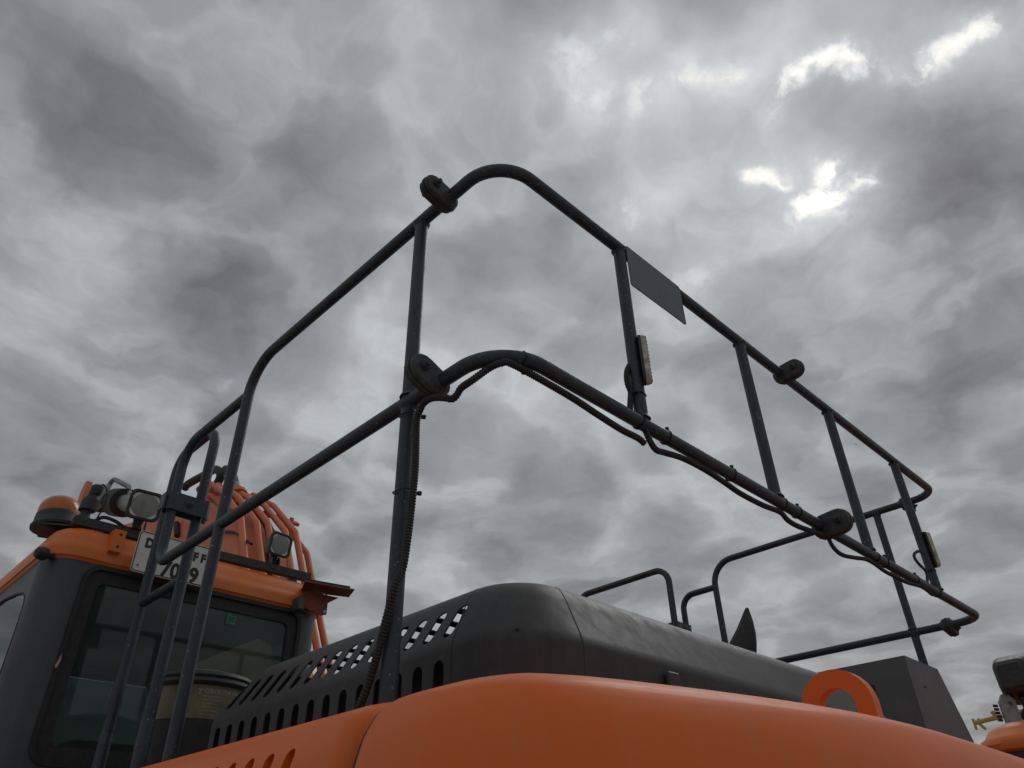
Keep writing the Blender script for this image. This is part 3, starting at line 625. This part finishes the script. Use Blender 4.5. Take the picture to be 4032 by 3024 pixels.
# roof bar and what it carries
bar = bmesh.new(); b0, b1 = V((.725, 3.365, 3.020)), V((1.862, 3.365, 3.036)); bx = (b1 - b0).normalized()
add_prism(bar, [(-.018, -.018), (.018, -.018), (.018, .014), (.010, .020), (-.018, .020)], b0, Y, Z, bx, 0, (b1 - b0).length)
rb = fin(bar, 'roof_bar', 'hood', roof, None, 20)
for xx in (.80, 1.22, 1.74): box('bar_foot', (xx, 3.352, 2.98), (xx + .05, 3.380, 3.005), 'black', roof, .002)
def work_lamp(c, n, w, parent, stem=True, foot=None):
    c = V(c); x, y, z = frame(n, Z); x, y = y, x; bm = bmesh.new(); P = lambda k, d, r=.20: [c + x * a + y * b + z * d for a, b in rrect(w * k, w * k * .94, w * r * k, 5)]
    loft(bm, [P(.45, -.62 * w), P(.62, -.55 * w), P(.80, -.25 * w), P(.98, -.05 * w), P(1.0, 0), P(1.0, .07 * w), P(.96, .085 * w), P(.84, .085 * w), P(.80, .03 * w)], True)
    o = fin(bm, 'work_lamp', 'black', parent, None, 30)
    bm = bmesh.new(); loft(bm, [P(.80, .031 * w, .10), P(.80, .034 * w, .10)]); fin(bm, 'reflector', 'reflector', o, None, 20)
    bm = bmesh.new(); loft(bm, [[c + x * a + y * b + z * d for a, b in circle(w * r, 28, 1.05)] for r, d in ((.385, .034 * w), (.385, .045 * w), (.30, .058 * w), (.12, .064 * w))]); fin(bm, 'lens', 'lens', o, None, 60)
    if foot is not None:
        f = V(foot); bm = bmesh.new(); add_tube(bm, [c - z * .25 * w - y * .40 * w, c - z * .25 * w - y * .62 * w, f + Z * .02], [w * .16, w * .13, w * .11], 12)
        for s in (-1, 1): add_prism(bm, [(-.014, 0), (.014, 0), (.014, .05), (0, .065), (-.014, .05)], f + x * s * w * .17, V(z), Z, x, -.0025, .0025)
        add_prism(bm, rrect(w * .36, .032, .003, 2), f, x, z, Z, -.003, .003)
        fin(bm, 'lamp_bracket', 'black', o, None, 35)
    return o
work_lamp((.968, 3.30, 3.140), (-.10, -1, -.10), .142, ex, foot=(.985, 3.36, 3.03))
work_lamp((1.660, 3.34, 3.155), (.10, -1, -.12), .125, ex, foot=(1.655, 3.36, 3.035))
tube('lamp_cable', spline([(.80, 3.37, 3.035), (.83, 3.35, 3.06), (.88, 3.35, 3.058), (.93, 3.36, 3.045), (.965, 3.37, 3.05)], 5), .008, 'rubber', ex, 8)
# beacon on a black tray at the corner
bc = V((.712, 3.56, 3.035))
be = lathe('beacon', [(.060, -.005), (.098, .0), (.100, .012), (.092, .020), (.088, .055), (.086, .066), (.083, .070)], bc, (-.10, .05, 1), 'black', ex, 28)
lathe('dome', [(.084, .068), (.084, .085), (.081, .102), (.073, .122), (.057, .139), (.036, .150), (.012, .154)], bc, (-.10, .05, 1), 'amber', be, 28)
bm = bmesh.new(); add_prism(bm, [(-.10, -.06), (.06, -.15), (.12, -.14), (.10, .06), (-.04, .09)], bc - Z * .012, X, Y, Z, -.004, .004); add_prism(bm, [(-.09, -.012), (.10, -.012), (.10, .02), (.03, .03)], bc + V((0, -.07, -.02)), X, Z, Y, -.003, .003); fin(bm, 'beacon_tray', 'black', be, None, 25)
# receiver with its wire
rv = lathe('roof_receiver', [(.026, 3.02), (.024, 3.05), (.020, 3.055), (.020, 3.075), (.034, 3.078), (.036, 3.125), (.018, 3.13), (.016, 3.15), (.024, 3.16), (.025, 3.195), (.020, 3.20)], (0, 0, 0), (0, 0, 1), 'black', ex, 16)
for v in rv.data.vertices: v.co = V((v.co.x + .757 + (v.co.z - 3.02) * .12, v.co.y + 3.37, v.co.z))
tube('wire', spline([(.778, 3.37, 3.195), (.80, 3.37, 3.212), (.825, 3.37, 3.17), (.822, 3.37, 3.10), (.815, 3.37, 3.05), (.86, 3.37, 3.03)], 6), .0035, 'rubber', rv, 6)
# numbered plate on two orange brackets
pcx = V((1.135, 3.232, 2.912))
bm = bmesh.new(); add_prism(bm, rrect(.352, .180, .016, 5), pcx, X, Z, -Y, 0, .0025, .0008); pl = fin(bm, 'licence_plate', 'plate', ex, None, 30)
frame_ring('plate_border', .346, .174, .338, .166, .014, .011, pcx - Y * .0026, X, Z, -Y, 0, .0008, 'ink', pl)
yp = 3.2292
lettering('plate_text', 'D\u00fc', .056, (.992, yp, 2.935), X, Z, 'ink', pl, .0032, .85)
lettering('plate_text', 'F F', .052, (1.205, yp, 2.928), X, Z, 'ink', pl, .0030, .9)
lettering('plate_text', '7069', .092, (1.080, yp, 2.831), X, Z, 'ink', pl, .0036, .90)
for sx_, sz_ in ((.985, 2.852), (1.285, 2.852)): lathe('plate_screw', [(.005, 0), (.005, .002), (.002, .004)], (sx_, yp, sz_), -Y, 'steel', pl, 10)
def bracket(x):
    bm = bmesh.new(); add_prism(bm, [(-.024, -.05), (.024, -.05), (.024, .045), (-.024, .045)], (x, 3.262, 2.945), X, Z, Y, -.003, .003)
    add_box(bm, (x - .024, 3.265, 2.985), (x + .024, 3.33, 2.991)); add_box(bm, (x - .024, 3.265, 2.893), (x + .024, 3.30, 2.899)); add_box(bm, (x - .024, 3.265, 2.899), (x - .018, 3.31, 2.985))
    o = fin(bm, 'mount_bracket', 'roof', roof, None, 20)
    for dz in (.025, -.028): lathe('hole', [(.0065, 0), (.0065, .0006)], (x + .004, 3.2588, 2.945 + dz), -Y, 'ink', roof, 10)
bracket(.892)
for x in (1.03, 1.24): box('plate_spacer', (x - .02, 3.236, 2.90), (x + .02, 3.30, 2.94), 'roof', roof, .002)
kn = lathe('rubber_stop', [(.012, 0), (.012, .03), (.026, .032), (.026, .055), (.020, .068), (.008, .072)], (.690, 3.335, 2.84), (-1, -.35, 0), 'rubber', ex, 16)
# folded bracket at the right end of the roof
bm = bmesh.new()
add_prism(bm, [(1.765, 2.885), (1.80, 2.93), (1.985, 2.935), (1.925, 2.895), (1.925, 2.838), (1.90, 2.828), (1.80, 2.842), (1.765, 2.855)], (0, 3.262, 0), X, Z, Y, -.003, .003)
add_prism(bm, [(1.74, 3.18), (1.99, 3.13), (2.03, 3.24), (1.80, 3.32)], (0, 0, 2.945), X, Y, Z, -.003, .003)
fb = fin(bm, 'hinge_bracket', 'maroon', ex, None, 20)
bm = bmesh.new(); add_prism(bm, [(1.75, 3.185), (1.97, 3.14), (2.01, 3.23), (1.80, 3.31)], (0, 0, 2.955), X, Y, Z, -.006, .005); fin(bm, 'rubber_pad', 'rubber', fb, None, 20)
tube('cable', spline([(1.90, 3.24, 2.93), (1.90, 3.235, 2.89), (1.86, 3.235, 2.85), (1.82, 3.25, 2.84), (1.79, 3.27, 2.87)], 5), .004, 'maroon', fb, 6)
box('gusset', (1.745, 3.22, 2.82), (1.775, 3.29, 2.885), 'cab', fb, .006)
lathe('hole', [(.007, 0), (.007, .0008)], (1.912, 3.2585, 2.85), -Y, 'pale', fb, 12)

# ---- boom with its pipes
bx0, bx1 = 1.93, 2.33
prof = [(3.70, 1.60), (4.25, 1.50), (5.0, 2.7), (5.8, 3.5), (7.3, 4.05), (9.0, 4.3), (10.5, 4.0), (10.5, 4.45), (9.0, 4.75), (8.0, 4.70), (7.3, 4.60), (6.7, 4.46), (6.2, 4.36), (5.65, 4.28), (5.2, 4.16), (4.95, 4.0), (4.60, 3.74), (4.48, 3.58), (4.15, 2.98), (3.75, 2.3)]
bm = bmesh.new(); add_prism(bm, prof, (0, 0, 0), Y, Z, X, bx0, bx1, .0); boom = fin(bm, 'boom', 'boom', ex, None, 20)
pp = [(3.62, 2.10), (4.106, 2.98), (4.50, 3.70), (4.90, 4.035), (5.30, 4.27)]
pipe_x = [1.897, 2.007, 2.10, 2.215, 2.306, 2.43]
for i, px in enumerate(pipe_x):
    jj = random.uniform(-.03, .03)
    pts = [V((px, a - .06 + (jj if k > 1 else 0), b + .05 + (jj if k > 1 else 0))) for k, (a, b) in enumerate(pp)]
    if i == 5: pts = [V((2.43, 3.78, 2.42)), V((2.43, 4.106, 2.98)), V((2.43, 4.47, 3.64)), V((2.43, 4.89, 4.00)), V((2.43, 5.2, 4.2))]
    o = tube('hydraulic_pipe', rounded(pts, .07, 5), .0215, 'boom', boom, 12)
    if i in (5,): lathe('pipe_flange', [(.05, 0), (.05, .03)], (px, 3.80, 2.46), (0, .45, .87), 'boom', boom, 14)
for ya, za, xa, xb in ((4.80, 3.985, 2.16, 2.50), (5.10, 4.18, 1.86, 2.15)):
    bm = bmesh.new(); add_prism(bm, [(-.03, -.012), (.03, -.012), (.03, .012), (-.03, .012)], (0, ya, za), Y * .8 + Z * .6, V((0, -.6, .8)), X, xa, xb)
    for x in (xa + .07, (xa + xb) / 2, xb - .06): add_tube(bm, [(x, ya, za), (x, ya - .015, za + .03)], .016, 6)
    fin(bm, 'pipe_clamp', 'boom', boom, None, 25)
tube('hose', spline([(2.155, 4.15, 2.9), (2.155, 4.38, 3.40), (2.155, 4.55, 3.78), (2.15, 4.95, 4.10)], 5), .030, 'rubber', boom, 10)
tube('hose', spline([(2.27, 3.9, 2.55), (2.27, 4.12, 3.0), (2.27, 4.2, 3.2)], 5), .02, 'rubber', boom, 10)
tube('hose', spline([(2.100, 6.198, 4.662), (2.100, 6.142, 4.677), (2.100, 5.982, 4.662), (2.100, 5.816, 4.641), (2.100, 5.674, 4.627), (2.100, 5.563, 4.599), (2.100, 5.461, 4.520), (2.100, 5.457, 4.461), (2.100, 5.531, 4.436), (2.100, 5.686, 4.472), (2.100, 5.822, 4.512)], 5), .034, 'rubber', boom, 12)
tube('hose', spline([(2.100, 5.102, 4.254), (2.100, 5.166, 4.340), (2.100, 5.237, 4.430), (2.100, 5.370, 4.523)], 5), .038, 'rubber', boom, 12)
tube('hose_ferrule', [(2.100, 5.063, 4.205), (2.100, 5.138, 4.290)], .047, 'steel', boom, 14)
tube('hose_flange', [(2.100, 5.026, 4.161), (2.100, 5.048, 4.192)], .075, 'boom', boom, 14)
tube('pipe_stub', [(2.100, 4.950, 4.068), (2.100, 5.033, 4.171)], .045, 'boom', boom, 14)
tube('hydraulic_pipe', rounded([(2.000, 5.373, 4.233), (2.000, 5.375, 4.289), (2.000, 5.202, 4.211), (2.000, 4.953, 4.005)], .12), .045, 'boom', boom, 12)
tube('cable', spline([(1.915, 4.723, 3.735), (1.915, 4.571, 3.684), (1.915, 4.463, 3.634), (1.915, 4.338, 3.560), (1.915, 4.232, 3.498)], 5), .010, 'rubber', boom, 6)
q = [(1.910, 5.620, 4.089), (1.910, 5.539, 3.958)]
tube('slot_mark', q, .022, 'rubber', boom, 8)
# arm cylinder carried above the boom
k0, k1 = V((2.10, 8.90, 5.485)), V((2.10, 7.55, 4.985)); ax = (k1 - k0)
tube('cylinder_rod', [k0, k1], .075, 'chrome', boom, 20)
tube('cylinder_gland', [k0 - ax * .02, k0 + ax * .16], .125, 'rubber', boom, 20)
tube('cylinder_head', [k0 + ax * .56, k0 + ax * .80], .15, 'rubber', boom, 20)
tube('cylinder_barrel', [k0 + ax * .80, k1 + ax * .9], .09, 'steel', boom, 20)
for t_, w_ in ((-.09, .09), (.17, .07)):
    p = k0 + ax * t_; bm = bmesh.new(); add_prism(bm, [(-w_, -1.1), (w_, -1.1), (w_, .10), (.03, .19), (-.05, .19), (-w_, .08)] if t_ < 0 else [(-w_, -1.1), (w_, -1.1), (w_, -.08), (-w_, -.08)], p, Y, Z, X, -.16, -.10); fin(bm, 'cylinder_lug', 'boom', boom, None, 25)
tube('hydraulic_pipe', rounded([k0 + ax * .50 + Z * .0 - X * .1, k0 + ax * .50 + Z * .26 - X * .1, k0 + ax * .80 + Z * .18, k0 + ax * .86 + Z * .05], .06), .026, 'steel', boom, 8)
box('cylinder_port', tuple(k0 + ax * .47 + V((-.20, -.10, -.10))), tuple(k0 + ax * .47 + V((-.10, .10, .12))), 'steel', boom, .01)

# ---- undercarriage, so that the machine stands on its ground
bm = bmesh.new(); add_box(bm, (1.2, 1.6, .75), (3.6, 4.9, 1.3), .05); fin(bm, 'upper_frame', 'boom', ex, None, 25)
lathe('slew_ring', [(.75, .62), (.75, .80)], (2.35, 3.2, 0), Z, 'bay', ex, 32)
for sx in (1.0, 3.1):
    bm = bmesh.new(); add_prism(bm, stadium(1.75, .42, 10), (sx, 3.2, .45), Y, Z, X, 0, .6); fin(bm, 'track', 'bay', ex, None, 30)

# ================================================================== NEIGHBOURING MACHINE
nb = thing('parked_machine', 'second orange machine at the right edge, dark work lamp on its rounded roof', 'machine', (6.4, 1.3, 0))
rp = [(-.03, 2.28), (.0, 2.29), (.012, 2.32), (.0, 2.35), (-.02, 2.36), (-.05, 2.40), (-.12, 2.435), (-.25, 2.455), (-.45, 2.465)]
bm = bmesh.new(); loft(bm, [rr_ring(5.15 - i, 6.75 + i, .10 - i, 1.50 + i, max(.22 + i * .7, .03), max(.22 + i * .7, .03), z, 8) for i, z in rp], True)
nr = fin(bm, 'roof', 'roof', nb, None, 45)
bm = bmesh.new(); loft(bm, [rr_ring(5.2, 6.7, .15, 1.55, .12, .12, z, 6) for z in (.9, 2.31)], True); fin(bm, 'cab', 'cab', nb, None, 30)
for a, b in (((5.195, .3, 1.3), (5.2, 1.4, 2.15)),): box('window', (5.19, .3, 1.3), (5.205, 1.4, 2.15), 'glass', nb, .002)
bm = bmesh.new(); add_box(bm, (5.2, -1.5, .6), (6.7, 3.0, 1.25), .08); fin(bm, 'body', 'orange', nb, None, 25)
for wx in (5.0, 6.55):
    for wy in (-.8, 2.2): lathe('wheel', [(.30, 0), (.52, .03), (.55, .1), (.55, .28), (.52, .35), (.30, .38)], (wx, wy, .55), X, 'rubber', nb, 26)
wl = work_lamp((5.62, 1.215, 2.715), (.80, -.10, .02), .30, nb, foot=(5.58, 1.28, 2.47))
bm = bmesh.new(); add_prism(bm, [(-.045, -.02), (.045, -.02), (.045, .12), (.02, .16), (-.02, .16), (-.045, .12)], (5.50, 1.325, 2.46), V((.6, -.8, 0)), Z, V((.8, .6, 0)), -.012, .012); add_tube(bm, [(5.50, 1.32, 2.56), (5.55, 1.30, 2.60)], .02, 8); fin(bm, 'bracket_plate', 'steel', wl, None, 30)
bm = bmesh.new()
for k in range(5): add_tube(bm, [(5.48, 1.375, 2.48 + .020 * k), (5.47, 1.398, 2.484 + .020 * k)], .008, 6)
fin(bm, 'spring', 'rubber', wl, None, 30)

# ================================================================== YELLOW CRANE, FAR
cr = thing('crane', 'distant yellow crane boom end just above the orange counterweight on the right', 'crane', (30, 6.6, 0))
bm = bmesh.new(); add_tube(bm, [(30, 8.40, 6.01), (30, 6.4, 6.20)], .075, 8); add_tube(bm, [(30, 6.4, 6.22), (30, 4.2, 6.55)], .16, 8); fin(bm, 'boom', 'yellow', cr, None, 30)
bm = bmesh.new(); add_box(bm, (29.95, 8.37, 5.80), (30.05, 8.43, 6.14)); add_tube(bm, [(30, 8.28, 6.0), (30, 8.12, 5.78)], .05, 6); add_tube(bm, [(30, 8.22, 5.98), (30, 8.24, 6.12)], .05, 6); fin(bm, 'boom_head', 'yellow', cr, None, 30)
bm = bmesh.new(); add_tube(bm, [(30, 7.75, 6.06), (30, 7.71, 6.28)], .05, 6); add_tube(bm, [(30, 7.64, 6.20), (30, 7.80, 6.24)], .04, 6); fin(bm, 'sheave', 'yellow', cr, None, 30)
bm = bmesh.new(); add_tube(bm, [(30, 6.75, 6.75), (30, 6.45, 6.1), (30.2, 5.0, 1.2)], .17, 8); fin(bm, 'mast', 'yellow', cr, None, 30)
bm = bmesh.new(); add_box(bm, (28.6, 1.5, .7), (31.4, 8.0, 1.5), .1); fin(bm, 'carrier', 'yellow', cr, None, 30)
for wx in (28.6, 30.9):
    for wy in (2.5, 4.0, 7.0): lathe('wheel', [(.3, 0), (.6, .05), (.6, .45), (.3, .5)], (wx, wy, .6), X, 'rubber', cr, 18)

# ================================================================== BIRD
bd = [(0.858, 0.266, 0.441)]
bo = V((0, 0, 1.7)) + V(bd[0]) * 140
bm = bmesh.new(); f = V((.7, -.7, 0)); sdw = V((.7, .7, 0))
f = CR; sdw = CF
R = []
for t, r in ((-.32, .01), (-.2, .06), (0, .09), (.15, .07), (.25, .04), (.33, .01)): R.append([bo + sdw * t + f * r * math.cos(a) + Z * r * math.sin(a) for a in [2 * math.pi * j / 8 for j in range(8)]])
loft(bm, R)
for s in (-1, 1): add_prism(bm, [(0, .14), (.30, .20), (.62, .05), (.32, -.02), (0, -.12)], bo, f * s, sdw, Z, -.012, .012)
bird = fin(bm, 'bird', 'grey_bird', None, None, 30)
bird['label'] = 'tiny bird flying high against the grey clouds right of the handrail'; bird['category'] = 'bird'
